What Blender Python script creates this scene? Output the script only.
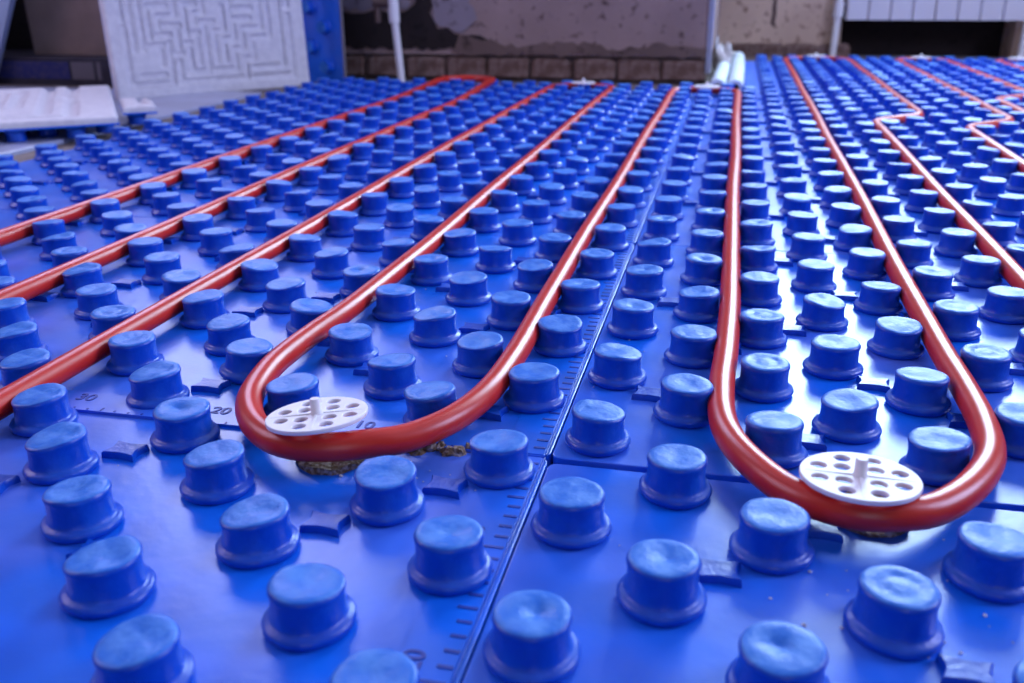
import bpy, math, random
from mathutils import Vector, Matrix

random.seed(11)
S = bpy.context.scene
COL = S.collection
for o in list(bpy.data.objects):
    bpy.data.objects.remove(o)

# ------------------------------------------------------------------ camera
H = 0.0235                      # knob height above the sheet (sheet surface is z = 0)
F_PX, YAW, PITCH, ROLL = 943.27, 0.22521, 0.36612, -0.00495
CAM = Vector((0.08971, -0.31636, 0.24191 + H))
fwd = Vector((-math.sin(YAW) * math.cos(PITCH), math.cos(YAW) * math.cos(PITCH), -math.sin(PITCH)))
rgt = Vector((math.cos(YAW), math.sin(YAW), 0))
upv = rgt.cross(fwd)
rgt, upv = (math.cos(ROLL) * rgt + math.sin(ROLL) * upv), (-math.sin(ROLL) * rgt + math.cos(ROLL) * upv)
cam_d = bpy.data.cameras.new('camera')
cam = bpy.data.objects.new('camera', cam_d)
COL.objects.link(cam)
M = Matrix((rgt, upv, -fwd)).transposed().to_4x4()
M.translation = CAM
cam.matrix_world = M
cam_d.sensor_width = 36.0
cam_d.lens = F_PX / 1024 * 36.0
cam_d.clip_start = 0.01
cam_d.dof.use_dof = True
cam_d.dof.focus_distance = 0.66
cam_d.dof.aperture_fstop = 8.5
S.camera = cam

# ------------------------------------------------------------------ world, lights, exposure
w = bpy.data.worlds.new('daylight'); S.world = w; w.use_nodes = True
bg = w.node_tree.nodes['Background']
bg.inputs[0].default_value = (0.50, 0.60, 1.0, 1)
bg.inputs[1].default_value = 1.0

def area(name, loc, target, sx, sy, power, color):
    d = bpy.data.lights.new(name, 'AREA')
    d.shape = 'RECTANGLE'; d.size = sx; d.size_y = sy; d.energy = power; d.color = color
    o = bpy.data.objects.new(name, d); COL.objects.link(o)
    o.location = loc
    o.rotation_euler = (Vector(target) - Vector(loc)).to_track_quat('-Z', 'Y').to_euler()
    return o
# daylight entering the window over the radiator, the window of the left wall and the door behind the camera
area('window_daylight_back', (0.90, 3.72, 1.52), (0.90, 0.0, 1.2), 1.38, 1.36, 112, (0.55, 0.77, 1.0))
area('window_daylight_corner', (-1.55, 2.60, 1.52), (-1.55, 0.0, 1.2), 1.1, 1.3, 30, (0.60, 0.64, 1.0))
area('window_daylight_left', (-2.72, 0.35, 1.5), (0.0, 0.35, 1.2), 1.25, 1.3, 20, (0.85, 0.64, 0.95))
area('window_daylight_right', (2.72, 1.2, 1.5), (0.0, 1.2, 1.2), 1.35, 1.3, 74, (0.54, 0.60, 1.0))
area('door_daylight', (0.8, -2.78, 1.0), (0.8, 0.0, 0.8), 0.85, 1.9, 5, (0.75, 0.8, 1.0))

S.view_settings.view_transform = 'Standard'
S.view_settings.look = 'None'
S.view_settings.gamma = 1.0
S.view_settings.use_curve_mapping = False
S.view_settings.exposure = 0.45

# ------------------------------------------------------------------ materials
MATS = {}
def material(name, color, rough=0.5, spec=0.5, color2=None, scale=20, detail=4, lo=0.4, hi=0.6,
             bump=0.0, bscale=60, coat=0.0, rough2=None, sss=0.0, bdetail=3, stretch=None):
    m = bpy.data.materials.new(name); m.use_nodes = True
    nt = m.node_tree; b = nt.nodes['Principled BSDF']
    b.inputs['Base Color'].default_value = (*color, 1)
    b.inputs['Roughness'].default_value = rough
    b.inputs['Specular IOR Level'].default_value = spec
    if coat:
        b.inputs['Coat Weight'].default_value = coat; b.inputs['Coat Roughness'].default_value = 0.12
    if sss:
        b.inputs['Subsurface Weight'].default_value = sss; b.inputs['Subsurface Radius'].default_value = (0.01, 0.006, 0.006)
        b.inputs['Subsurface Scale'].default_value = 0.3
    tc = nt.nodes.new('ShaderNodeTexCoord')
    vec = tc.outputs['Object']
    if stretch:
        mp = nt.nodes.new('ShaderNodeMapping'); mp.inputs['Scale'].default_value = stretch
        nt.links.new(vec, mp.inputs['Vector']); vec = mp.outputs['Vector']
    if color2:
        n = nt.nodes.new('ShaderNodeTexNoise'); n.inputs['Scale'].default_value = scale; n.inputs['Detail'].default_value = detail
        nt.links.new(vec, n.inputs['Vector'])
        r = nt.nodes.new('ShaderNodeValToRGB')
        r.color_ramp.elements[0].position = lo; r.color_ramp.elements[0].color = (*color, 1)
        r.color_ramp.elements[1].position = hi; r.color_ramp.elements[1].color = (*color2, 1)
        nt.links.new(n.outputs['Fac'], r.inputs['Fac']); nt.links.new(r.outputs['Color'], b.inputs['Base Color'])
        if rough2 is not None:
            mr = nt.nodes.new('ShaderNodeMapRange')
            mr.inputs['From Min'].default_value = lo; mr.inputs['From Max'].default_value = hi
            mr.inputs['To Min'].default_value = rough; mr.inputs['To Max'].default_value = rough2
            nt.links.new(n.outputs['Fac'], mr.inputs['Value']); nt.links.new(mr.outputs['Result'], b.inputs['Roughness'])
    if bump:
        n2 = nt.nodes.new('ShaderNodeTexNoise'); n2.inputs['Scale'].default_value = bscale; n2.inputs['Detail'].default_value = bdetail
        nt.links.new(vec, n2.inputs['Vector'])
        bp = nt.nodes.new('ShaderNodeBump'); bp.inputs['Strength'].default_value = bump; bp.inputs['Distance'].default_value = 0.002
        nt.links.new(n2.outputs['Fac'], bp.inputs['Height']); nt.links.new(bp.outputs['Normal'], b.inputs['Normal'])
    MATS[name] = m
    return m

material('blue_sheet', (0.004, 0.145, 0.76), 0.28, 0.5, (0.090, 0.175, 0.70), scale=8, detail=7, lo=0.44, hi=0.72, bump=0.07, bscale=130, rough2=0.34)
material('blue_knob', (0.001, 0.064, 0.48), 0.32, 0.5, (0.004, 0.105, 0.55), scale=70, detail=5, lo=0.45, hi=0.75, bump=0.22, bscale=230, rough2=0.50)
material('blue_crown', (0.014, 0.150, 0.60), 0.38, 0.34, (0.070, 0.245, 0.68), scale=110, detail=6, lo=0.40, hi=0.68, bump=0.24, bscale=240, rough2=0.55)
material('blue_mark', (0.010, 0.04, 0.34), 0.5)
material('blue_foil_edge', (0.02, 0.08, 0.50), 0.35)
material('red_pipe', (0.56, 0.020, 0.010), 0.33, 0.5, (0.62, 0.032, 0.016), scale=40, lo=0.4, hi=0.7, bump=0.03, bscale=90)
material('white_plastic', (0.82, 0.78, 0.80), 0.45, 0.4, sss=0.15)
material('white_foam', (0.70, 0.68, 0.72), 0.75, 0.2, (0.63, 0.61, 0.66), scale=60, bump=0.12, bscale=400)
material('torn_foam', (0.16, 0.10, 0.06), 0.85, 0.1, (0.42, 0.34, 0.30), scale=300, lo=0.45, hi=0.62, bump=0.6, bscale=500)
material('film_grey', (0.42, 0.45, 0.60), 0.30, 0.5, (0.34, 0.36, 0.48), scale=9, bump=0.15, bscale=25)
material('concrete', (0.16, 0.13, 0.12), 0.85, 0.2, (0.26, 0.22, 0.21), scale=18, detail=7, lo=0.35, hi=0.7, bump=0.4, bscale=80)
material('brick', (0.13, 0.075, 0.060), 0.9, 0.15, (0.22, 0.15, 0.13), scale=45, detail=6, lo=0.4, hi=0.65, bump=0.6, bscale=120)
material('mortar', (0.09, 0.065, 0.058), 0.95, 0.1, (0.13, 0.10, 0.09), scale=60, bump=0.5, bscale=150)
material('white_paint', (0.78, 0.76, 0.78), 0.35, 0.5)
material('radiator_white', (0.66, 0.64, 0.70), 0.35, 0.5)
material('metal_bead', (0.32, 0.34, 0.45), 0.45, 0.6, (0.30, 0.30, 0.36), scale=40, lo=0.5, hi=0.7)
material('pipe_tube', (0.66, 0.72, 0.80), 0.55, 0.3, (0.58, 0.64, 0.74), scale=20)
material('rag', (0.70, 0.66, 0.64), 0.85, 0.1, (0.5, 0.46, 0.44), scale=40, bump=0.5, bscale=60)
material('cardboard', (0.30, 0.215, 0.18), 0.85, 0.15, (0.25, 0.18, 0.15), scale=12, bump=0.1, bscale=90)
material('dark_carton', (0.035, 0.03, 0.045), 0.6, 0.3, (0.05, 0.045, 0.06), scale=20)
material('carton_blue', (0.03, 0.035, 0.16), 0.6, 0.3, (0.06, 0.055, 0.15), scale=55, lo=0.45, hi=0.6)
material('carton_grey', (0.17, 0.15, 0.17), 0.7, 0.2)
material('valve_metal', (0.10, 0.06, 0.05), 0.5, 0.5)
material('pale_board', (0.45, 0.55, 0.75), 0.5, 0.3)
material('ceiling_paint', (0.55, 0.53, 0.52), 0.9, 0.1)
material('room_paint', (0.34, 0.30, 0.29), 0.9, 0.1, (0.28, 0.25, 0.24), scale=3)

def plaster(name, light, dark, seed):
    """bare plaster: light coat with dark speckles and blotches, browner towards nothing in particular"""
    m = bpy.data.materials.new(name); m.use_nodes = True
    nt = m.node_tree; b = nt.nodes['Principled BSDF']; b.inputs['Roughness'].default_value = 0.9
    b.inputs['Specular IOR Level'].default_value = 0.15
    tc = nt.nodes.new('ShaderNodeTexCoord')
    mp = nt.nodes.new('ShaderNodeMapping'); mp.inputs['Location'].default_value = (seed, seed * 2, 0)
    nt.links.new(tc.outputs['Object'], mp.inputs['Vector'])
    def noise(sc, lo, hi, det=5):
        n = nt.nodes.new('ShaderNodeTexNoise'); n.inputs['Scale'].default_value = sc; n.inputs['Detail'].default_value = det
        nt.links.new(mp.outputs['Vector'], n.inputs['Vector'])
        r = nt.nodes.new('ShaderNodeMapRange'); r.inputs['From Min'].default_value = lo; r.inputs['From Max'].default_value = hi
        nt.links.new(n.outputs['Fac'], r.inputs['Value'])
        return r.outputs['Result'], n
    f1, _ = noise(3.5, 0.40, 0.62)
    f2, n2 = noise(38, 0.58, 0.72, 3)
    mix = nt.nodes.new('ShaderNodeMix'); mix.data_type = 'RGBA'
    mix.inputs['A'].default_value = (*light, 1); mix.inputs['B'].default_value = (*[0.72 * l + 0.28 * d for l, d in zip(light, dark)], 1)
    nt.links.new(f1, mix.inputs['Factor'])
    mix2 = nt.nodes.new('ShaderNodeMix'); mix2.data_type = 'RGBA'
    mix2.inputs['B'].default_value = (*dark, 1)
    nt.links.new(mix.outputs['Result'], mix2.inputs['A']); nt.links.new(f2, mix2.inputs['Factor'])
    nt.links.new(mix2.outputs['Result'], b.inputs['Base Color'])
    bp = nt.nodes.new('ShaderNodeBump'); bp.inputs['Strength'].default_value = 0.5; bp.inputs['Distance'].default_value = 0.003
    nt.links.new(n2.outputs['Fac'], bp.inputs['Height']); nt.links.new(bp.outputs['Normal'], b.inputs['Normal'])
    MATS[name] = m
plaster('plaster_mauve', (0.33, 0.235, 0.215), (0.09, 0.055, 0.05), 3.1)
plaster('plaster_beige', (0.62, 0.46, 0.35), (0.24, 0.15, 0.11), 8.4)
plaster('plaster_stain_shade', (0.030, 0.022, 0.022), (0.016, 0.012, 0.012), 5.7)  # dark wall stain, also shade painted behind the boxes and the radiator
plaster('plaster_brown', (0.17, 0.115, 0.10), (0.06, 0.04, 0.035), 4.4)
plaster('plaster_pale', (0.26, 0.22, 0.25), (0.10, 0.07, 0.08), 1.2)

# ------------------------------------------------------------------ helpers
class MB:
    def __init__(s): s.v, s.f = [], []
    def add(s, v, f):
        k = len(s.v); s.v += [tuple(p) for p in v]; s.f += [tuple(i + k for i in q) for q in f]; return s
    def box(s, x0, x1, y0, y1, z0, z1):
        return s.add([(x0,y0,z0),(x1,y0,z0),(x1,y1,z0),(x0,y1,z0),(x0,y0,z1),(x1,y0,z1),(x1,y1,z1),(x0,y1,z1)],
                     [(0,3,2,1),(4,5,6,7),(0,1,5,4),(1,2,6,5),(2,3,7,6),(3,0,4,7)])
    def bevel_box(s, x0, x1, y0, y1, z0, z1, c):
        """box with chamfered vertical and top edges"""
        def ring(i, z): return [(x0+i+c,y0+i,z),(x1-i-c,y0+i,z),(x1-i,y0+i+c,z),(x1-i,y1-i-c,z),(x1-i-c,y1-i,z),(x0+i+c,y1-i,z),(x0+i,y1-i-c,z),(x0+i,y0+i+c,z)]
        v = ring(0, z0) + ring(0, z1 - c) + ring(c * 0.35, z1 - c * 0.35) + ring(c, z1)
        f = [tuple(range(7, -1, -1)), tuple(range(24, 32))]
        for k in range(3):
            for i in range(8):
                j = (i + 1) % 8; f.append((k*8+i, k*8+j, k*8+8+j, k*8+8+i))
        return s.add(v, f)
    def lathe(s, prof, seg, cx=0, cy=0, cz=0):
        """profile of (r, z) from the outside bottom to the axis on top (last r = 0 closes it)"""
        v, f = [], []
        rings = [p for p in prof if p[0] > 1e-6]
        for r, z in rings:
            for i in range(seg):
                a = 2 * math.pi * i / seg; v.append((cx + r * math.cos(a), cy + r * math.sin(a), cz + z))
        for k in range(len(rings) - 1):
            for i in range(seg):
                j = (i + 1) % seg; f.append((k*seg+i, k*seg+j, (k+1)*seg+j, (k+1)*seg+i))
        if prof[-1][0] <= 1e-6:
            c = len(v); v.append((cx, cy, cz + prof[-1][1])); k = (len(rings) - 1) * seg
            for i in range(seg): f.append((k + i, k + (i + 1) % seg, c))
        return s.add(v, f)
    def tube(s, pts, r, seg=14, cap=True):
        pts = [Vector(p) for p in pts]; n = len(pts); v, f = [], []
        for i, p in enumerate(pts):
            t = (pts[min(i + 1, n - 1)] - pts[max(i - 1, 0)]).normalized()
            ref = Vector((0, 0, 1)) if abs(t.z) < 0.9 else Vector((0, 1, 0))
            a = t.cross(ref).normalized(); b = a.cross(t).normalized()
            for k in range(seg):
                th = 2 * math.pi * k / seg; v.append(p + a * (r * math.cos(th)) + b * (r * math.sin(th)))
        for i in range(n - 1):
            for k in range(seg):
                j = (k + 1) % seg; f.append((i*seg+k, i*seg+j, (i+1)*seg+j, (i+1)*seg+k))
        if cap: f.append(tuple(range(seg - 1, -1, -1))); f.append(tuple((n - 1) * seg + k for k in range(seg)))
        return s.add(v, f)
    def mesh(s, name, mat, smooth=False):
        me = bpy.data.meshes.new(name); me.from_pydata(s.v, [], s.f); me.update()
        if mat: me.materials.append(MATS[mat])
        if smooth:
            me.shade_smooth()
            try: me.set_sharp_from_angle(angle=math.radians(50))
            except Exception: pass
        return me
    def build(s, name, mat, parent=None, smooth=False):
        return link(name, s.mesh(name, mat, smooth), parent)

def link(name, me, parent=None, loc=None, rz=0):
    o = bpy.data.objects.new(name, me); COL.objects.link(o)
    if parent: o.parent = parent
    if loc is not None: o.location = loc
    if rz: o.rotation_euler = (0, 0, rz)
    return o
def empty(name, loc=(0, 0, 0), rz=0):
    o = bpy.data.objects.new(name, None); COL.objects.link(o); o.location = loc; o.rotation_euler = (0, 0, rz)
    o.empty_display_size = 0.02
    return o
def tag(o, label, cat, group=None, kind=None):
    o['label'] = label; o['category'] = cat
    if group: o['group'] = group
    if kind: o['kind'] = kind
    return o
def struct(o, label=None, cat=None):
    o['kind'] = 'structure'
    if label: o['label'] = label
    if cat: o['category'] = cat
    return o
def catmull(pts, step=0.006):
    P = [Vector(p) for p in pts]; P = [P[0] * 2 - P[1]] + P + [P[-1] * 2 - P[-2]]; out = []
    for i in range(1, len(P) - 2):
        a, b, c, d = P[i-1:i+3]; n = max(2, min(60, int((c - b).length / step)))
        for k in range(n):
            t = k / n
            out.append(0.5 * ((2*b) + (c - a)*t + (2*a - 5*b + 4*c - d)*t*t + (-a + 3*b - 3*c + d)*t**3))
    out.append(P[-2]); return out

# ------------------------------------------------------------------ the room
ZF = -0.012
YB, YN = 2.43, 3.55           # pillar face, window-side wall face
def boxes(name, mat, *bs, parent=None):
    m = MB()
    for b in bs: m.box(*b)
    return m.build(name, mat, parent)
struct(boxes('floor', 'concrete', (-2.75, 2.75, -2.8, 3.85, ZF - 0.1, ZF)), 'rough grey concrete subfloor under the blue panels', 'floor')
struct(boxes('ceiling', 'ceiling_paint', (-2.75, 2.75, -2.8, 3.85, 2.6, 2.7)), 'pale ceiling over the room', 'ceiling')
wb = struct(boxes('wall_back', 'plaster_mauve', (-2.6, 0.02, YB, 2.70, 0.064, 0.85), (-2.6, -2.10, YB, 2.70, 0.85, 2.2), (-1.0, 0.02, YB, 2.70, 0.85, 2.2), (-2.6, 0.02, YB, 2.70, 2.2, 2.6), (-0.2, 0.02, 2.70, 3.75, 0.064, 2.6)), 'blotchy mauve plastered pillar wall behind the left panels', 'wall')
wn = boxes('wall_niche', 'plaster_beige',
    (0.02, 0.20, YN, 3.75, ZF, 2.6), (0.20, 0.465, YN, 3.75, ZF, 0.82), (1.06, 1.60, YN, 3.75, ZF, 0.82),
    (0.20, 1.60, YN, 3.75, 2.2, 2.6), (1.60, 2.6, YN, 3.75, ZF, 2.6), (0.465, 1.06, 3.69, 3.75, ZF, 0.82), (0.465, 1.06, YN, 3.69, 0.78, 0.82))
struct(wn, 'beige plastered wall with the radiator recess below the window', 'wall')
struct(boxes('wall_right', 'room_paint', (2.6, 2.75, -2.8, 0.5, ZF, 2.6), (2.6, 2.75, 1.9, 3.75, ZF, 2.6), (2.6, 2.75, 0.5, 1.9, ZF, 0.85), (2.6, 2.75, 0.5, 1.9, 2.2, 2.6)), 'dull plastered side wall right of the panels', 'wall')
struct(boxes('wall_left', 'room_paint', (-2.75, -2.6, -2.8, -0.3, ZF, 2.6), (-2.75, -2.6, 1.0, 3.75, ZF, 2.6),
             (-2.75, -2.6, -0.3, 1.0, ZF, 0.85), (-2.75, -2.6, -0.3, 1.0, 2.2, 2.6)), 'dull plastered side wall with the left window', 'wall')
struct(boxes('wall_front', 'room_paint', (-2.75, 0.35, -2.95, -2.8, ZF, 2.6), (1.25, 2.75, -2.95, -2.8, ZF, 2.6), (0.35, 1.25, -2.95, -2.8, 2.05, 2.6)),
       'dull plastered wall with the door opening behind the viewer', 'wall')
def window(name, x0, x1, z0, z1, place, label):
    m = MB(); t = 0.05
    for b in ((x0, x0+t, z0, z1), (x1-t, x1, z0, z1), (x0, x1, z0, z0+t), (x0, x1, z1-t, z1), ((x0+x1)/2-0.025, (x0+x1)/2+0.025, z0, z1)):
        if place == 'right': m.box(2.64, 2.70, b[0], b[1], b[2], b[3])
        elif place == 'corner': m.box(b[0], b[1], 2.52, 2.57, b[2], b[3])
        elif place == 'back': m.box(b[0], b[1], 3.62, 3.68, b[2], b[3])
        else: m.box(-2.70, -2.64, b[0], b[1], b[2], b[3])
    struct(m.build(name, 'white_paint'), label, 'window')
window('window_1', 0.20, 1.60, 0.82, 2.2, 'back', 'white framed window above the radiator')
window('window_3', -2.10, -1.0, 0.85, 2.2, 'corner', 'white framed window above the leaning boards')
window('window_4', 0.5, 1.9, 0.85, 2.2, 'right', 'white framed window in the right wall')
window('window_2', -0.3, 1.0, 0.85, 2.2, 'left', 'white framed window in the left wall')

# exposed brick footing of the pillar, brick by brick, with patches of other plaster and painted shade as coats on the wall
mort = boxes('mortar_bed', 'mortar', (-2.6, 0.012, YB + 0.012, 2.70, ZF, 0.064), (-0.2, 0.012, 2.70, 3.75, ZF, 0.064), parent=wb)
bm_ = []
for k in range(4):
    m = MB(); m.bevel_box(-0.0595, 0.0595, -0.012, 0.05, 0, 0.054, 0.007 + 0.002 * k)
    m.v = [(x + random.uniform(-.003, .003), y + random.uniform(-.003, .003), z + random.uniform(-.003, .003)) for x, y, z in m.v]
    bm_.append(m.mesh('brick', 'brick'))
for k in range(14):
    link('brick', bm_[k % 4], wb, (-0.047 - k * 0.125, YB + 0.011 + random.uniform(-.003, .003), 0.003))
m = MB()
for k in range(4): m.bevel_box(0.03, 0.43, YN - 0.012, YN, ZF, 0.03, 0.004) if k == 0 else None
m.build('brick_footing', 'brick', wn)
for k in range(4): link('brick', bm_[k], wn, (0.09 + k * 0.118, YN - 0.004, -0.018))
def blob_coat(name, mat, pts, y, th, parent, jit=.008):
    """a thin coat with a ragged outline on a wall face at y"""
    rnd = random.Random(len(pts)); q = []
    for (ax, az), (bx, bz) in zip(pts, pts[1:] + pts[:1]):
        n = max(1, int(math.hypot(bx-ax, bz-az)/.018))
        for k in range(n):
            t = k/n; q.append((ax + (bx-ax)*t + rnd.uniform(-jit, jit), max(ZF, az + (bz-az)*t + rnd.uniform(-jit, jit))))
    n = len(q); m = MB()
    m.add([(x, y, z) for x, z in q] + [(x, y - th, z) for x, z in q], [tuple(range(n, 2*n))] + [(i, (i+1) % n, n+(i+1) % n, n+i) for i in range(n)])
    return m.build(name, mat, parent)
blob_coat('wall_coat', 'plaster_brown', [(-.70,.066),(.008,.066),(.008,.088),(-.10,.10),(-.25,.086),(-.38,.105),(-.52,.09),(-.70,.12)], YB, 0.005, wb)
blob_coat('wall_coat', 'plaster_stain_shade', [(-1.12,.08),(-.62,.08),(-.60,.10),(-.63,.118),(-.68,.122),(-.73,.13),(-.765,.15),(-.775,.20),(-.77,.26),(-.80,.40),(-.815,.40),(-.82,.22),(-.83,.185),(-1.12,.18)], YB, 0.004, wb)
blob_coat('wall_coat', 'plaster_pale', [(-.765,.155),(-.73,.135),(-.68,.128),(-.65,.14),(-.645,.17),(-.66,.21),(-.65,.30),(-.66,.5),(-.79,.5),(-.77,.26)], YB, 0.003, wb)
blob_coat('wall_coat', 'plaster_pale', [(-1.25,.19),(-.84,.19),(-.84,.5),(-1.25,.5)], YB, 0.003, wb)
blob_coat('wall_coat', 'plaster_stain_shade', [(-2.55,ZF),(-1.3,ZF),(-1.3,.6),(-2.55,.6)], YB - 0.016, 0.004, wb, 0)  # shade behind the left clutter, painted as a dark sheet
blob_coat('wall_coat', 'plaster_brown', [(.208,.10),(.228,.095),(.226,.20),(.230,.5),(.214,.5),(.212,.22)], YN, 0.002, wn, .004)
blob_coat('wall_coat', 'plaster_stain_shade', [(.47,ZF),(1.055,ZF),(1.055,.75),(.47,.75)], 3.69, 0.004, wn, 0)  # shade in the radiator recess, put into its back as dark colour

# ------------------------------------------------------------------ knobbed panels
def knob_mesh(kind, seg, fine):
    rnd = random.Random(kind * 7 + 3)
    side = ([(.0188,0),(.0197,.0008),(.0205,.0022),(.0206,.0036),(.0200,.0049),(.0187,.0057),(.0173,.0062),(.0167,.0072),(.0164,.0100),(.0162,.0140),(.0162,.0175),(.0164,.0192),(.0168,.0204),(.0167,.0218),(.0160,.0229),(.0148,.0234)]
            if fine else [(.0188,0),(.0206,.0030),(.0188,.0056),(.0166,.0072),(.0162,.0180),(.0168,.0208),(.0158,.0231)])
    tops = [.0128, .0108, .0088, .0066, .0044, .0022] if fine else [.0105, .005]
    m = MB(); prof = side + [(r, H) for r in tops] + [(0, H)]
    m.lathe(prof, seg)
    ta, tm = rnd.uniform(0, 6.28), [0.0006, 0.0010, 0.0003, 0.0016, 0.0024, 0.0008, 0.0004, 0.0030][kind]
    dd = [0.0009, 0.0018, 0.0003, 0.0014, 0.0010, 0.0026, 0.0004, 0.0016][kind]
    dx, dy, ds = rnd.uniform(-.006, .006), rnd.uniform(-.006, .006), rnd.uniform(.005, .010)
    ph = [rnd.uniform(0, 6.28) for _ in range(6)]
    out = []
    for x, y, z in m.v:
        r = math.hypot(x, y); k = max(0.0, min(1.0, (z - .012) / .0115))
        t = (x * math.cos(ta) + y * math.sin(ta)) / .016
        dz = k * k * (-tm * max(0, t + .3))
        if z > .0225:
            dz -= dd * math.exp(-((x-dx)**2 + (y-dy)**2) / ds**2)
            dz += 0.00018 * math.sin(x*300 + ph[0]) * math.sin(y*280 + ph[1]) + 0.00006 * math.sin(x*800 + y*500 + ph[2])
            if kind == 6: dz += -0.0009 * math.exp(-((r - .0075)/.0018)**2)
        a = math.atan2(y, x)
        q = 1 + 0.012 * math.sin(2*a + ph[3]) + 0.008 * math.sin(3*a + ph[4])
        if z < .007: q += 0.006 * math.sin(11*a + ph[5])
        out.append((x*q, y*q, z + dz))
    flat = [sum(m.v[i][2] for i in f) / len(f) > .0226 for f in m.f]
    m.v = out
    me = m.mesh('knob', 'blue_knob', True); me.materials.append(MATS['blue_crown'])   # lighter, rougher film on the crown
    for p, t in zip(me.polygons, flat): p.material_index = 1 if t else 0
    return me
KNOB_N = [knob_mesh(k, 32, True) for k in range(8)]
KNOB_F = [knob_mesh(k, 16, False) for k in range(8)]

def nub_mesh():
    """low tab with concave sides and four pointed corners"""
    def ring(q, z):
        L, W, p = .0104, .0076, []
        cs = [(-L, -W), (L, -W), (L, W), (-L, W)]
        for k in range(4):
            (ax, ay), (bx, by) = cs[k], cs[(k+1) % 4]
            for t in range(6):
                u = t/6; d = 1 - .20*math.sin(math.pi*u)
                p.append(((ax+(bx-ax)*u)*d*q, (ay+(by-ay)*u)*d*q, z))
        return p
    m = MB(); v = ring(1.06, 0) + ring(1.02, .0036) + ring(.95, .0044)
    f = [tuple(range(48, 72))]
    for k in range(2):
        for i in range(24): j = (i+1) % 24; f.append((k*24+i, k*24+j, k*24+24+j, k*24+24+i))
    m.add(v, f); return m.mesh('nub', 'blue_knob', True)
NUB = nub_mesh()

CUT = {(-3, 3), (3, 3)}        # knobs cut away for the two pipe bends
# knobs pushed aside by the bent pipe: shift in x and y (50 mm units), lean (radians about x and y)
PUSH = {(-2, 4): (-.14, .20, -.10, -.10), (-5, 5): (-.22, .06, 0, -.14), (-5, 7): (-.10, 0, 0, -.08), (2, 4): (.07, .09, -.08, .06), (4, 4): (-.10, .08, -.06, -.08)}
def sheet(x0, x1, y0, y1, gx0, gx1, gy0, gy1, c=0.006):
    """flat slab with rounded corners and a thin rolled top edge"""
    a, b, d, e = x0 + gx0, x1 - gx1, y0 + gy0, y1 - gy1
    def ring(i, z):
        p = []
        for cx, cy, t0 in ((b-c, e-c, 0), (a+c, e-c, 90), (a+c, d+c, 180), (b-c, d+c, 270)):
            for k in range(5):
                t = math.radians(t0 + 22.5*k); p.append((cx + (c-i)*math.cos(t), cy + (c-i)*math.sin(t), z))
        return p
    v = ring(0, ZF) + ring(0, -.0007) + ring(.0002, -.0002) + ring(.0007, 0); f = [tuple(range(19, -1, -1)), tuple(range(60, 80))]
    for k in range(3):
        for i in range(20): j = (i+1) % 20; f.append((k*20+i, k*20+j, k*20+20+j, k*20+20+i))
    m = MB(); m.add(v, f); return m
def text_mesh(s, size, loc, rz, mat):
    cu = bpy.data.curves.new('number', 'FONT'); cu.body = s; cu.size = size; cu.align_x = 'CENTER'; cu.align_y = 'CENTER'; cu.extrude = 0.0002; cu.offset = 0.0002
    o = bpy.data.objects.new('number_tmp', cu); COL.objects.link(o)
    dg = bpy.context.evaluated_depsgraph_get()
    me = bpy.data.meshes.new_from_object(o.evaluated_get(dg)); bpy.data.objects.remove(o)
    me.materials.clear(); me.materials.append(MATS[mat])
    return me
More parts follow.
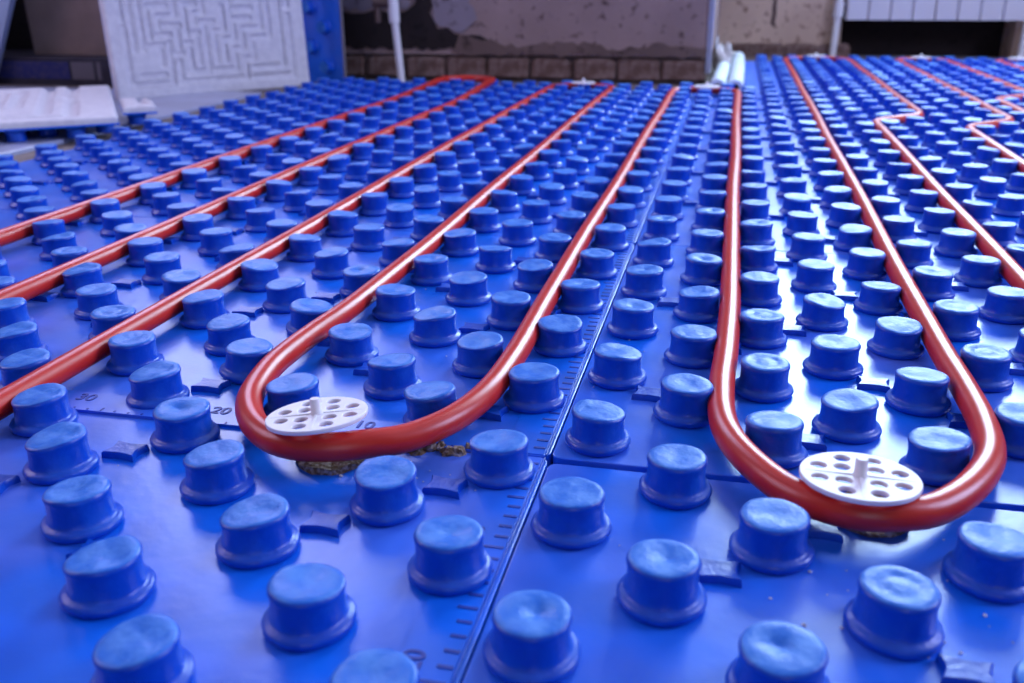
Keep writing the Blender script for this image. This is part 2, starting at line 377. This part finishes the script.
def panel(x0, x1, y0, y1, label, ruler=False, front_ruler=False, gaps=(.0005,.0005,.0006,.0006), nubs=True):
    root = empty('heating_mat', ((x0 + x1) / 2, y0, ZF)); ox, oy = (x0 + x1) / 2, y0
    tag(root, label, 'heating mat', 'blue knobbed floor heating mats')
    def loc(x, y, z): return (x - ox, y - oy, z - ZF)
    m = sheet(x0, x1, y0, y1, *gaps); m.v = [loc(*p) for p in m.v]; m.build('base_sheet', 'blue_sheet', root)
    for i in range(math.floor(x0/.05 + 1e-6), math.ceil(x1/.05 - 1e-6)):
        X = (i + .5) * .05
        for n in range(math.ceil(y0/.05 - 1e-6), math.ceil(y1/.05 - 1e-6)):
            if (i + n) % 2 or (i, n) in CUT: continue
            Y = n * .05
            if Y - .019 < y0 or Y + .019 > y1 or X - .019 < x0 or X + .019 > x1: continue
            d = (Vector((X, Y, 0)) - CAM).length
            kk = random.choice([0, 1, 2, 3, 4, 5, 1, 0, 3, 6, 7])
            r = random.uniform(0, 6.28)
            if X < -.05 and d < 1.0 and random.random() < .55: kk, r = random.choice([3, 4, 7]), None
            o = link('knob', (KNOB_N if d < 1.1 else KNOB_F)[kk], root, loc(X, Y, 0))
            if r is None:      # slumped towards the left
                rnd = random.Random(kk * 7 + 3); r = math.radians(200 + random.uniform(-30, 30)) - rnd.uniform(0, 6.28)
            o.rotation_euler = (0, 0, r)
            if (i, n) in PUSH:
                px, py, ta, tb = PUSH[i, n]; o.location.x += px*.05; o.location.y += py*.05; o.rotation_euler = (ta, tb, r)
            s = random.uniform(.985, 1.015); o.scale = (s, s, random.uniform(.96, 1.03))
    if nubs:
        for X in range(math.ceil(x0/.05 + .1), math.floor(x1/.05 - .1) + 1):
            for n2 in range(math.ceil(y0/.05 - .5), math.floor(y1/.05 - .5) + 1):
                Yh = n2 + .5
                if Yh*.05 < y0 + .008 or Yh*.05 > y1 - .008: continue
                r4 = X % 4
                if y1 < .3: ok = (r4 == 3 and n2 == 2) or (r4 == 2 and n2 == 1) or (r4 == 0 and n2 == 0) or (r4 == 3 and n2 == -2)
                else: ok = (r4 == 3 and n2 % 4 == 0) or (r4 == 0 and n2 % 4 == 2) or (r4 == 2 and n2 % 4 == 3) or (r4 == 1 and n2 % 4 == 1)
                if ok:
                    o = link('nub', NUB, root, loc(X*.05, Yh*.05, 0)); up = (X - 1 + n2) % 2 == 0   # axis across the diagonal link
                    o.rotation_euler = (0, 0, random.uniform(-.15, .05))
    if ruler:
        m = MB(); m.box(x1-.0295, x1-.0042, y0+.002, y1-.002, -.0005, .0005); m.v = [loc(*p) for p in m.v]; st = m.build('ruler_strip', 'blue_sheet', root)
        m = MB(); m.tube([loc(x1-.0028, y0+.002, .0004), loc(x1-.0028, y1-.002, .0004)], .0005, 8)
        m.build('edge_bead', 'blue_knob', root, True)
        m = MB()
        for k in range(1, 50):
            y = y1 - k * .01
            L = .0130 if k % 10 == 0 else (.0095 if k % 5 == 0 else .0070)
            m.box(x1-.0048-L, x1-.0048, y-.0009, y+.0009, .0002, .0009)
        m.v = [loc(*p) for p in m.v]; m.build('ruler_marks', 'blue_mark', st)
        for k in (10, 20, 30, 40):
            me = text_mesh(str(k), .0135, None, 0, 'blue_mark')
            o = link('ruler_number', me, st, loc(x1-.0225, y1 - k*.01 + .011, .0007)); o.rotation_euler = (0, 0, math.pi/2)
    if front_ruler:
        m = MB(); m.box(x0+.002, x1-.031, y0-.004, y0+.022, -.0005, .0022); m.v = [loc(*p) for p in m.v]; st = m.build('overlap_strip', 'blue_sheet', root)
        m = MB()
        for k in range(1, 100):
            x = x1 - k*.01
            if k % 5 and k < 3: continue
            L = .007 if k % 10 == 0 else .003
            m.box(x-.0006, x+.0006, y0-.003, y0-.003+L*.6, .0018, .0025)
        m.v = [loc(*p) for p in m.v]; m.build('ruler_marks', 'blue_mark', st)
        for k in range(10, 100, 10):
            me = text_mesh(str(k), .0135, None, 0, 'blue_mark')
            link('ruler_number', me, st, loc(x1 - k*.01 - .022, y0+.0135, .0024))
    return root

mat_left = panel(-1, 0, -.325, .175, 'blue knobbed mat nearest the viewer, left of the long seam', ruler=True)
panel(-1, 0, .175, .675, 'blue knobbed mat under the left near pipe bend, left of the long seam', ruler=True, front_ruler=True)
panel(-1, 0, .675, 1.175, 'third blue knobbed mat from the viewer, left of the long seam', ruler=True)
panel(-1, 0, 1.175, 1.675, 'fourth blue knobbed mat from the viewer, beside the upturned white foam slab')
panel(-1, 0, 1.675, 2.175, 'fifth blue knobbed mat from the viewer, at the foot of the leaning white board')
mat_right = panel(0, 1, -.325, .175, 'blue knobbed mat nearest the viewer, right of the long seam', gaps=(.0007,.0008,.0008,.0060))
panel(0, 1, .175, .675, 'blue knobbed mat under the right near pipe bend, right of the long seam')
panel(0, 1, .675, 1.175, 'third blue knobbed mat from the viewer, right of the long seam')
panel(0, 1, 1.175, 1.675, 'fourth blue knobbed mat from the viewer, where right pipes start to jog')
panel(0, 1, 1.675, 2.175, 'fifth blue knobbed mat on the right, ending at the pale insulation tubes')
panel(.12, 1.1, 2.175, 2.675, 'blue knobbed mat beside the pale insulation tubes', nubs=False)
panel(.12, 1.1, 2.675, 3.175, 'last blue knobbed mat before the radiator wall', nubs=False)

# stumps of the two knobs that were cut away under the bends
def stump(x, y, mat_root, label):
    m = MB(); rnd = random.Random(int(x * 1000)); seg = 22
    m.lathe([(.0205, 0), (.0206, .003), (.0195, .0030), (.016, .0034), (.0125, .0030), (.0068, .0030), (0, .0032)], seg)
    m.v = [(a*rnd.uniform(.93, 1.06), b*rnd.uniform(.93, 1.06), max(0, c + (rnd.uniform(-.0013, .0016) if c > .002 else 0))) for a, b, c in m.v]
    r = m.build('knob_stump', 'torn_foam', mat_root); r.location = (x - mat_root.location.x, y - mat_root.location.y, -ZF)
    r['label'] = label
    return r
stump(-.127, .146, mat_left, 'torn foam stump of a cut knob under the left near pipe bend')
stump(.177, .146, mat_right, 'torn foam stump of a cut knob under the right near pipe bend')

m = MB(); rnd = random.Random(9)
for k in range(9):
    x = -.098 + k*.0062; y = .166 + .004*math.sin(k*1.7) + k*.0007
    m.lathe([(rnd.uniform(.0035, .0055), 0), (rnd.uniform(.0035, .0055), .0018), (.0025, rnd.uniform(.0028, .0045)), (0, .004)], 9, x, y, 0)
m.v = [(a + rnd.uniform(-.001, .001), b + rnd.uniform(-.001, .001), max(0, c + rnd.uniform(-.0008, .0008)) if c > 0 else 0) for a, b, c in m.v]
tag(m.build('torn_foam_scrap', 'torn_foam'), 'ragged brown foam scrap in the seam below the left near pipe bend', 'foam scrap')

# ------------------------------------------------------------------ red pipes
PR, PZ = .0086, .0142
def U(x, y, z=PZ): return (x*.05, y*.05, z)
def wig(pts): return pts
def pipe(name, ctrl, label):
    pts = catmull(ctrl)
    m = MB(); m.tube(pts, PR, 16)
    return tag(m.build(name, 'red_pipe', None, True), label, 'pipe', 'red heating pipes')
def farbend(xa, xb, ya, z=PZ):
    """control points from leg xa to leg xb round a bend whose apex lies at ya (in 50 mm units)"""
    r = abs(xb - xa) / 2; c = (xa + xb) / 2; s = 1 if xb > xa else -1; o = []
    for k in range(0, 9):
        a = math.pi * k / 8
        o.append(U(c - s * r * math.cos(a), ya - r * .92 + r * .92 * math.sin(a), z))
    return o
def run(x, y0, y1, n=6, amp=.02):
    return [U(x + amp * math.sin(k * 2.1 + x), y0 + (y1 - y0) * k / n) for k in range(n + 1)]
# hairpin at the left edge
pipe('heating_pipe', run(-13, -7, 41, 9)[:-1] + farbend(-13.1, -10.4, 43.5, .022) + run(-10, 40, -7, 9)[1:],
     'red pipe hairpin furthest left, bending round by the white riser pipe')
# the long serpentine through both near bends
nearL = [U(-4.03, 9.5), U(-4.08, 7.3), U(-4.17, 6.2), U(-4.21, 5.35), U(-4.18, 4.65), U(-4.00, 3.80), U(-3.70, 3.22), U(-3.30, 2.81), U(-2.86, 2.59, .0155),
         U(-2.40, 2.62, .0160), U(-1.98, 2.81, .0160), U(-1.68, 3.06), U(-1.38, 3.46), U(-1.16, 3.98), U(-1.02, 4.69), U(-.97, 5.7), U(-.97, 6.8), U(-.99, 8), U(-1.0, 10)]
nearR = [U(2.01, 9.9), U(2.01, 8.4), U(1.98, 6.6), U(1.94, 5.43), U(1.97, 4.44), U(2.11, 3.78), U(2.38, 3.20), U(2.68, 2.78), U(3.02, 2.50, .0155), U(3.37, 2.40, .0160), U(3.72, 2.47, .0160),
         U(4.10, 2.71), U(4.54, 3.24), U(4.90, 4.00), U(5.03, 4.89), U(5.04, 5.97), U(5.01, 7.0), U(5.0, 8.4)]
pipe('heating_pipe', run(-7, -7, 38, 9) + farbend(-7, -4, 42.3) + run(-4, 38, 12, 5) + nearL + run(-1, 13, 38, 5) + farbend(-1, 2, 41.6)
     + run(2, 38, 13, 5) + nearR + run(5, 12, 58.5, 9) + farbend(5, 9, 62.4)
     + run(9, 58, 36, 5) + [U(9, 34.2), U(8.75, 33.3), U(8.0, 32.5), U(7.25, 31.7), U(7, 30.8)] + run(7, 29, -7, 7),
     'long red serpentine pipe with two rounded near bends held by white discs')
pipe('heating_pipe', run(10, -7, 28, 7) + [U(10, 29.8), U(10.25, 30.7), U(11.0, 31.5), U(11.75, 32.3), U(12, 33.2)] + run(12, 35, 58, 6) + farbend(12, 15, 62.2)
     + run(15, 58, 43, 5) + [U(15, 42.2), U(14.75, 41.3), U(14, 40.5), U(13.25, 39.7), U(13, 38.8)] + run(13, 37, -7, 8),
     'second red pipe from the right with a kinked jog and far bend')
pipe('heating_pipe', run(18, -7, 58, 10) + farbend(18, 21, 62.2) + run(21, 58, 30, 6), 'red pipe furthest right, reaching the radiator wall')

# ------------------------------------------------------------------ white clamping discs
def disc_mesh():
    cu = bpy.data.curves.new('disc', 'CURVE'); cu.dimensions = '2D'; cu.fill_mode = 'BOTH'; cu.extrude = .0009; cu.bevel_depth = .0004; cu.bevel_resolution = 1
    def circ(cx, cy, rx, ry, n):
        sp = cu.splines.new('POLY'); sp.points.add(n - 1); sp.use_cyclic_u = True
        for i in range(n):
            a = 2*math.pi*i/n; sp.points[i].co = (cx + rx*math.cos(a), cy + ry*math.sin(a), 0, 1)
    circ(0, 0, .0295, .0295, 56)
    for q in range(4):
        for r, a in ((.0118, 45), (.0215, 21), (.0215, 69)):
            t = math.radians(a + 90*q); circ(r*math.cos(t), r*math.sin(t), .0046, .0046, 18)
    o = bpy.data.objects.new('disc_tmp', cu); COL.objects.link(o)
    me = bpy.data.meshes.new_from_object(o.evaluated_get(bpy.context.evaluated_depsgraph_get())); bpy.data.objects.remove(o)
    me.materials.clear(); me.materials.append(MATS['white_plastic']); return me
DISC = disc_mesh()
m = MB(); m.lathe([(.0044, .0), (.0038, .0010), (.0033, .0018), (.0031, .0092), (.0028, .0098), (0, .0099)], 14); STEM = m.mesh('stem', 'white_plastic', True)
m = MB()
for a in range(4):
    c, s = math.cos(a*math.pi/2), math.sin(a*math.pi/2)
    v = [(.004, -.0008, .0008), (.027, -.0006, .0008), (.027, .0006, .0008), (.004, .0008, .0008), (.004, -.0008, .0019), (.027, -.0006, .0014), (.027, .0006, .0014), (.004, .0008, .0019)]
    m.add([(x*c - y*s, x*s + y*c, z) for x, y, z in v], [(0,3,2,1),(4,5,6,7),(0,1,5,4),(1,2,6,5),(2,3,7,6),(3,0,4,7)])
RIB = m.mesh('ribs', 'white_plastic')
m = MB(); m.lathe([(0.0004, -.034), (.0016, -.030), (.0022, -.024), (.0024, -.0008)], 10); SPIKE = m.mesh('spike', 'white_plastic', True)
def clip(x, y, z, rz, tilt, label):
    r = empty('clamp_disc', (x, y, z)); r.rotation_euler = (tilt[0], tilt[1], rz)
    d = link('disc', DISC, r); link('stem', STEM, r, (0, 0, .0008)); link('ribs', RIB, d); link('spike', SPIKE, r)
    return tag(r, label, 'clamp disc', 'white perforated clamping discs')
clip(-0.1345, 0.1479, .0268, .30, (math.radians(-6), math.radians(-4), 0), 'white perforated disc with a centre pin on the left near pipe bend')
clip(0.1679, 0.1382, .0268, -.04, (math.radians(-4), math.radians(0), 0), 'white perforated disc with a centre pin on the right near pipe bend')
clip(-.275, 2.085, 0.0255, .1, (0, 0, 0), 'white disc on the far pipe bend at the brick footing of the pillar')
clip(.028, 2.050, 0.0255, .3, (0, 0, 0), 'white disc on the far pipe bend in front of the insulation tubes')
clip(.35, 3.085, 0.0255, .0, (0, 0, 0), 'white disc on the far pipe bend left of the radiator pipe')
clip(.675, 3.075, 0.0255, .2, (0, 0, 0), 'white disc on the far pipe bend below the radiator')
clip(.965, 3.075, 0.0255, .2, (0, 0, 0), 'white disc on the far pipe bend furthest right')

# ------------------------------------------------------------------ foam boards with moulded channels
G = [[(0.05,0.237),(0.043,0.188)],[(0.048,0.174),(0.04,0.043),(0.049,0.038),(0.146,0.035),(0.155,0.074)],[(0.075,0.236),(0.061,0.12)],[(0.098,0.236),(0.084,0.122)],[(0.165,0.221),(0.114,0.22),(0.11,0.146)],[(0.187,0.235),(0.183,0.198),(0.14,0.196),(0.135,0.167)],[(0.192,0.174),(0.151,0.174)],[(0.163,0.151),(0.127,0.152)],[(0.141,0.128),(0.101,0.128)],[(0.133,0.12),(0.129,0.083)],[(0.158,0.133),(0.153,0.081)],[(0.186,0.163),(0.179,0.121)],[(0.244,0.224),(0.216,0.223),(0.204,0.15)],[(0.262,0.233),(0.262,0.204),(0.238,0.2),(0.234,0.178)],[(0.286,0.18),(0.254,0.18)],[(0.241,0.154),(0.224,0.153)],[(0.216,0.13),(0.199,0.129)],[(0.187,0.106),(0.17,0.106)],[(0.211,0.116),(0.207,0.064)],[(0.237,0.141),(0.229,0.077)],[(0.264,0.162),(0.25,0.06),(0.196,0.06)],[(0.133,0.056),(0.071,0.059)],[(0.274,0.035),(0.171,0.039),(0.179,0.087)],[(0.515,0.189),(0.503,0.033),(0.38,0.037)],[(0.515,0.229),(0.51,0.213),(0.501,0.214)],[(0.486,0.23),(0.475,0.06),(0.386,0.059)],[(0.453,0.23),(0.444,0.138),(0.392,0.134),(0.387,0.085),(0.364,0.083),(0.359,0.035),(0.27,0.036)],[(0.429,0.23),(0.422,0.161),(0.368,0.159),(0.361,0.112),(0.338,0.109),(0.332,0.059),(0.272,0.061)],[(0.393,0.185),(0.345,0.184),(0.337,0.137),(0.312,0.134),(0.304,0.082)],[(0.401,0.21),(0.351,0.209)],[(0.341,0.232),(0.337,0.19)],[(0.319,0.217),(0.311,0.157),(0.287,0.154),(0.278,0.082)],[(0.265,0.17),(0.247,0.056),(0.221,0.056)]]
SEGS = []
for l in G:
    q = [(u - .045 * v, v) for u, v in l]
    for a, b in zip(q, q[1:]):
        # straighten nearly axis-parallel pieces
        if abs(a[0]-b[0]) < .016 and abs(a[1]-b[1]) > .016: c = (a[0]+b[0])/2; a, b = (c, a[1]), (c, b[1])
        elif abs(a[1]-b[1]) < .016: c = (a[1]+b[1])/2; a, b = (a[0], c), (b[0], c)
        SEGS.append((a, b))
GRID = {}
for a, b in SEGS:
    for gx in range(int((min(a[0], b[0]) - .02)/.03) - 1, int((max(a[0], b[0]) + .02)/.03) + 2):
        for gy in range(int((min(a[1], b[1]) - .02)/.03) - 1, int((max(a[1], b[1]) + .02)/.03) + 2):
            GRID.setdefault((gx, gy), []).append((a, b))
def groove(u, v):
    best = 1
    for a, b in GRID.get((int(u/.03), int(v/.03)), ()):
        dx, dy = b[0]-a[0], b[1]-a[1]; L = dx*dx + dy*dy
        t = 0 if L == 0 else max(0, min(1, ((u-a[0])*dx + (v-a[1])*dy)/L))
        best = min(best, math.hypot(u-a[0]-t*dx, v-a[1]-t*dy))
    return max(0, min(1, (.0085 - best)/.0035))
def foam_slab(name, W, L, th, depth, parent, step=.0035, vmax=.236):
    """slab in x (W), y (L), z up; the top carries the moulded channel maze (mirrored along y to fill the length)"""
    nx, ny = int(W/step), int(L/step); v, f = [], []; sc = min(1.0, .553/W)
    for j in range(ny + 1):
        for i in range(nx + 1):
            x, y = W*i/nx, L*j/ny
            per = 2*vmax; t = (y*sc) % per; vv = t if t < vmax else per - t
            e = min(x, W-x, y, L-y); edge = max(0, 1 - e/.006)
            v.append((x, y, th - depth*groove(x*sc, vv) - .004*edge*edge))
    idx = lambda i, j: j*(nx+1)+i
    for j in range(ny):
        for i in range(nx): f.append((idx(i,j), idx(i+1,j), idx(i+1,j+1), idx(i,j+1)))
    border = [idx(i,0) for i in range(nx)] + [idx(nx,j) for j in range(ny)] + [idx(i,ny) for i in range(nx,0,-1)] + [idx(0,j) for j in range(ny,0,-1)]
    k = len(v)
    for b in border: v.append((v[b][0], v[b][1], 0))
    n = len(border)
    for i in range(n): j = (i+1) % n; f.append((k+i, k+j, border[j], border[i]))
    f.append(tuple(k+i for i in range(n-1, -1, -1)))
    m = MB(); m.add(v, f); me = m.mesh(name, 'white_foam'); me.shade_smooth()
    me.set_sharp_from_angle(angle=math.radians(60))
    return link(name, me, parent)
# leaning board: bottom edge A -> B, leaning back 3 degrees, maze towards the viewer
A, B = Vector((-1.3731, 1.7795, ZF)), Vector((-1.0795, 2.2485, ZF))
ud = (B - A).normalized(); n0 = ud.cross(Vector((0, 0, 1))); t3 = math.radians(3)
vd = math.cos(t3)*Vector((0, 0, 1)) - math.sin(t3)*n0; nn = ud.cross(vd)
Mb = Matrix((ud, vd, nn)).transposed().to_4x4(); Mb.translation = A - nn*.022
wbd = empty('foam_board'); wbd.matrix_world = Mb
foam_slab('foam_body', .5535, .62, .022, .0085, wbd)
m = MB(); m.box(0, .5535, 0.001, .62, -.0015, -.0001); m.build('blue_film', 'blue_sheet', wbd)
tag(wbd, 'white foam board with a moulded channel maze, leaning upright at the left', 'foam board')

def upturned(name, origin, rz, W, L, label):
    r = empty(name, origin, rz)
    foam_slab('foam_body', W, L, .012, .0095, r, step=.005).location = (0, 0, .026)
    m = MB(); m.box(-.001, W+.001, -.001, L+.001, .0225, .026); m.build('blue_film', 'blue_sheet', r)
    for i in range(int(W/.05)):
        for j in range(int(L/.05)):
            if (i + j) % 2 == 0 and (i in (0, int(W/.05)-1) or j < 3):
                k = link('knob', KNOB_F[(i+j) % 8], r, ((i+.5)*.05, (j+.5)*.05, .0235)); k.rotation_euler = (math.pi, 0, 0)
    return tag(r, label, 'foam board', 'upturned knobbed panels with white foam undersides')
# film sheet on the floor, then the two upturned panels on it
m = MB(); m.bevel_box(-2.3, -1.105, .6, 2.0, ZF, -.004, .003); fs = m.build('underlay_film', 'film_grey')
tag(fs, 'pale grey underlay sheet lying on the floor left of the panels', 'underlay sheet')
ang = math.radians(36)
upturned('upturned_panel', (-1.012 - math.cos(ang)*.9, 1.250 - math.sin(ang)*.9, -.004), ang, .9, .62,
         'upturned panel lying maze side up, nearest the left picture edge')
upturned('upturned_panel', (-1.084, 1.372, -.004), ang, .062, .17, 'small upturned panel offcut peeking out beside the leaning white board')

# blue panel standing edge-on beside the leaning board
bp_ = empty('standing_panel', (-1.005, 2.315, ZF), math.radians(-12))
m = MB(); m.box(-.21, 0, 0, .010, 0, .62); m.build('base_sheet', 'blue_sheet', bp_)
m = MB(); m.box(0, .002, -.001, .011, 0, .62); m.build('edge_lip', 'carton_grey', bp_)
for i in range(3):
    for j in range(12):
        if (i + j) % 2 == 0:
            k = link('knob', KNOB_F[(i*3+j) % 8], bp_, (-.052 - i*.05, 0, .046 + j*.054)); k.rotation_euler = (math.pi/2, 0, 0)
tag(bp_, 'dark blue knobbed panel standing upright behind the leaning white board', 'floor panel')

# ------------------------------------------------------------------ clutter along the walls
bx = empty('cardboard_box', (-1.78, 2.20, .0665))
m = MB(); m.add([(-.145,0,0),(.105,.0,0),(.105,.16,0),(-.145,.16,0),(-.16,.0,.42),(.11,.0,.42),(.11,.17,.42),(-.16,.17,.42)], [(0,3,2,1),(4,5,6,7),(0,1,5,4),(1,2,6,5),(2,3,7,6),(3,0,4,7)])
m.build('box_body', 'cardboard', bx)
m = MB(); m.add([(-.16,.17,.42),(.11,.17,.42),(.11,.20,.50),(-.16,.20,.50),(-.16,.165,.42),(.11,.165,.42),(.11,.195,.50),(-.16,.195,.50)], [(0,3,2,1),(4,5,6,7),(0,1,5,4),(1,2,6,5),(2,3,7,6),(3,0,4,7)])
m.build('flap', 'cardboard', bx)
tag(bx, 'plain brown cardboard box standing on the dark carton at left', 'box')
dc = empty('dark_carton', (-2.0, 2.12, ZF))
m = MB(); m.bevel_box(-.35, .40, 0, .27, 0, .0775, .004); m.build('carton_body', 'dark_carton', dc)
m = MB(); m.box(-.33, .242, -.0012, .002, .018, .066); m.build('blue_label', 'carton_blue', dc)
m = MB(); m.box(.250, .322, -.0012, .002, .018, .066); m.build('grey_label', 'carton_grey', dc)
m = MB(); m.box(.332, .345, -.0012, .002, .018, .066); m.build('grey_label', 'carton_grey', dc)
tag(dc, 'long dark carton with a blue printed band below the cardboard box', 'box')
ps = empty('pale_panel', (-2.19, 2.16, ZF)); 
m = MB(); m.add([(-.25,0,0),(.167,0,0),(.467,0,.6),(-.25,0,.6),(-.25,.02,0),(.167,.02,0),(.467,.02,.6),(-.25,.02,.6)], [(0,1,2,3),(4,7,6,5),(0,4,5,1),(1,5,6,2),(2,6,7,3),(3,7,4,0)])
ps.location = (-2.16, 2.08, ZF); m.build('panel_body', 'pale_board', ps)
tag(ps, 'pale blue slanted board at the far left picture edge', 'board')

# white riser pipe with a valve in front of the pillar wall
rp = empty('riser_pipe', (-.868, 2.37, ZF))
m = MB(); m.tube([(0.018, 0, 0), (.01, 0, .10), (0, 0, .24), (-.01, .005, .9)], .0105, 14); m.build('pipe_tube', 'white_paint', rp, True)
m = MB(); m.tube([(.004, 0, .165), (0, 0, .28)], .0155, 14); m.build('coupling', 'white_paint', rp, True)
vb = MB(); vb.tube([(-.008, 0, .22), (-.055, 0, .222)], .016, 12); vb.tube([(-.045, 0, .24), (-.045, 0, .165)], .0095, 10); vb.build('valve', 'valve_metal', rp, True)
tag(rp, 'white vertical riser pipe with a dark valve against the pillar wall', 'pipe')

# metal corner bead on the pillar corner and a crumpled white rag at it
cb = empty('corner_bead', (.02, YB, ZF))
m = MB(); m.box(-.009, .0025, -.0025, 0, .035, 1.6); m.box(0, .0025, -.0025, .012, .035, 1.6); m.tube([(.0015, -.0015, .035), (.0015, -.0015, 1.6)], .0035, 8); m.build('angle_strip', 'metal_bead', cb)
tag(cb, 'pale galvanised corner bead on the edge of the mauve pillar', 'corner bead')
def lump(name, mat, loc, r, sc, seed, label, cat):
    rnd = random.Random(seed); m = MB(); v, f = [], []; n, k = 9, 14
    for i in range(1, n):
        for j in range(k):
            a, b = math.pi*i/n, 2*math.pi*j/k; q = r*(1 + .25*math.sin(3*b+seed)*math.sin(2*a) + rnd.uniform(-.1, .1))
            v.append((q*sc[0]*math.sin(a)*math.cos(b), q*sc[1]*math.sin(a)*math.sin(b), q*sc[2]*(math.cos(a)+1)))
    v += [(0, 0, 2*r*sc[2]), (0, 0, 0)]
    for i in range(n-2):
        for j in range(k): jj = (j+1) % k; f.append((i*k+j, (i+1)*k+j, (i+1)*k+jj, i*k+jj))
    for j in range(k): f.append((len(v)-2, j, (j+1) % k)); f.append((len(v)-1, (n-2)*k+(j+1) % k, (n-2)*k+j))
    m.add(v, f); o = m.build(name, mat, None, True); o.location = loc
    return tag(o, label, cat)
lump('crumpled_rag', 'rag', (.050, 2.80, ZF), .030, (.9, 1, 1.35), 2, 'crumpled white rag in the corner behind the pillar', 'rag')
def foam_tube(x0, x1, y0, y1, label):
    r = empty('insulation_tube', (x0, y0, ZF))
    ring, n = 18, 2; R, ri = .0205, .011
    v, f = [], []
    for (X, Y) in ((0, 0), ((x1-x0)*.5+.002, (y1-y0)*.5), (x1-x0, y1-y0)):
        for rad in (R, ri):
            for k in range(ring):
                a = 2*math.pi*k/ring; v.append((X + rad*math.cos(a), Y, R + rad*math.sin(a)))
    for s in range(2):
        for k in range(ring):
            j = (k+1) % ring; o, p = s*2*ring, (s+1)*2*ring
            f.append((o+k, o+j, p+j, p+k)); f.append((o+ring+j, o+ring+k, p+ring+k, p+ring+j))
    for k in range(ring):
        j = (k+1) % ring; f.append((ring+k, ring+j, j, k)); e = 4*ring; f.append((e+k, e+j, e+ring+j, e+ring+k))
    m = MB(); m.add(v, f); me = m.mesh('tube_body', 'pipe_tube', True); link('tube_body', me, r)
    return tag(r, label, 'insulation tube', 'pale insulation tubes beside the pillar')
foam_tube(.050, .056, 2.20, 3.22, 'pale insulation tube lying next to the pillar corner')
foam_tube(.094, .100, 2.19, 3.20, 'pale insulation tube lying next to the first blue knobs')
lump('plaster_lump', 'rag', (.075, 3.27, ZF), .020, (1.5, 1, .8), 5, 'small beige plaster lump at the far end of the insulation tubes', 'rubble')

# radiator in its recess with the two heating risers
rad = empty('radiator', (.50, 3.50, ZF + .135))
SEC = None
for k in range(8):
    if SEC is None:
        m = MB(); m.bevel_box(-.0365, .0365, 0, .085, 0, .56, .006); SEC = m.mesh('section', 'radiator_white')
    link('section', SEC, rad, (.038 + k*.0755 - .03, 0, 0))
m = MB(); m.tube([(-.06, .045, .035), (-.02, .045, .035)], .014, 12); m.build('valve', 'valve_metal', rad, True)
tag(rad, 'white sectional radiator hanging in the wall recess at right', 'radiator')
def riser(x, label, tilt):
    r = empty('heating_riser', (x, 3.525, ZF)); m = MB(); m.tube([(0, 0, 0), (tilt*.3, 0, .3), (tilt, 0, 1.0)], .0125, 12); m.build('pipe_tube', 'white_paint', r, True)
    m = MB(); m.tube([(tilt*.15, 0, .145), (tilt*.2, 0, .2)], .019, 12); m.build('coupling', 'white_paint', r, True)
    return tag(r, label, 'pipe')
riser(.440, 'white vertical riser left of the radiator', .03)
riser(1.085, 'white vertical riser right of the radiator at the picture edge', .02)

# ------------------------------------------------------------------ crumbs of foam around the near bends
def crumbs():
    m = MB(); rnd = random.Random(4)
    def bit(x, y, r, z=0.0):
        a = rnd.uniform(0, 6.28); v = []
        for k in range(6): v.append((x + r*rnd.uniform(.7, 1.2)*math.cos(a+k*1.047), y + r*rnd.uniform(.7, 1.2)*math.sin(a+k*1.047), z + r*.5))
        v += [(x, y, z + r*1.3), (x, y, z)]
        m.add(v, [(k, (k+1) % 6, 6) for k in range(6)] + [((k+1) % 6, k, 7) for k in range(6)])
    for _ in range(55): bit(rnd.gauss(.19, .07), rnd.gauss(.075, .05), rnd.uniform(.0004, .0011))
    for _ in range(50): bit(rnd.gauss(.185, .028), rnd.gauss(.125), rnd.uniform(.0004, .0012))
    for _ in range(30): bit(rnd.gauss(-.10, .03), rnd.gauss(.135, .010), rnd.uniform(.0004, .0010))
    for _ in range(14): bit(rnd.uniform(-.35, 0), rnd.uniform(.1, .5), rnd.uniform(.0004, .0009))
    for _ in range(12): bit(rnd.uniform(0, .3), rnd.uniform(.2, .5), rnd.uniform(.0004, .0009))
    o = m.build('foam_crumbs', 'white_foam'); return tag(o, 'tiny pale foam crumbs scattered below the near pipe bends', 'crumbs', kind='stuff')
crumbs()
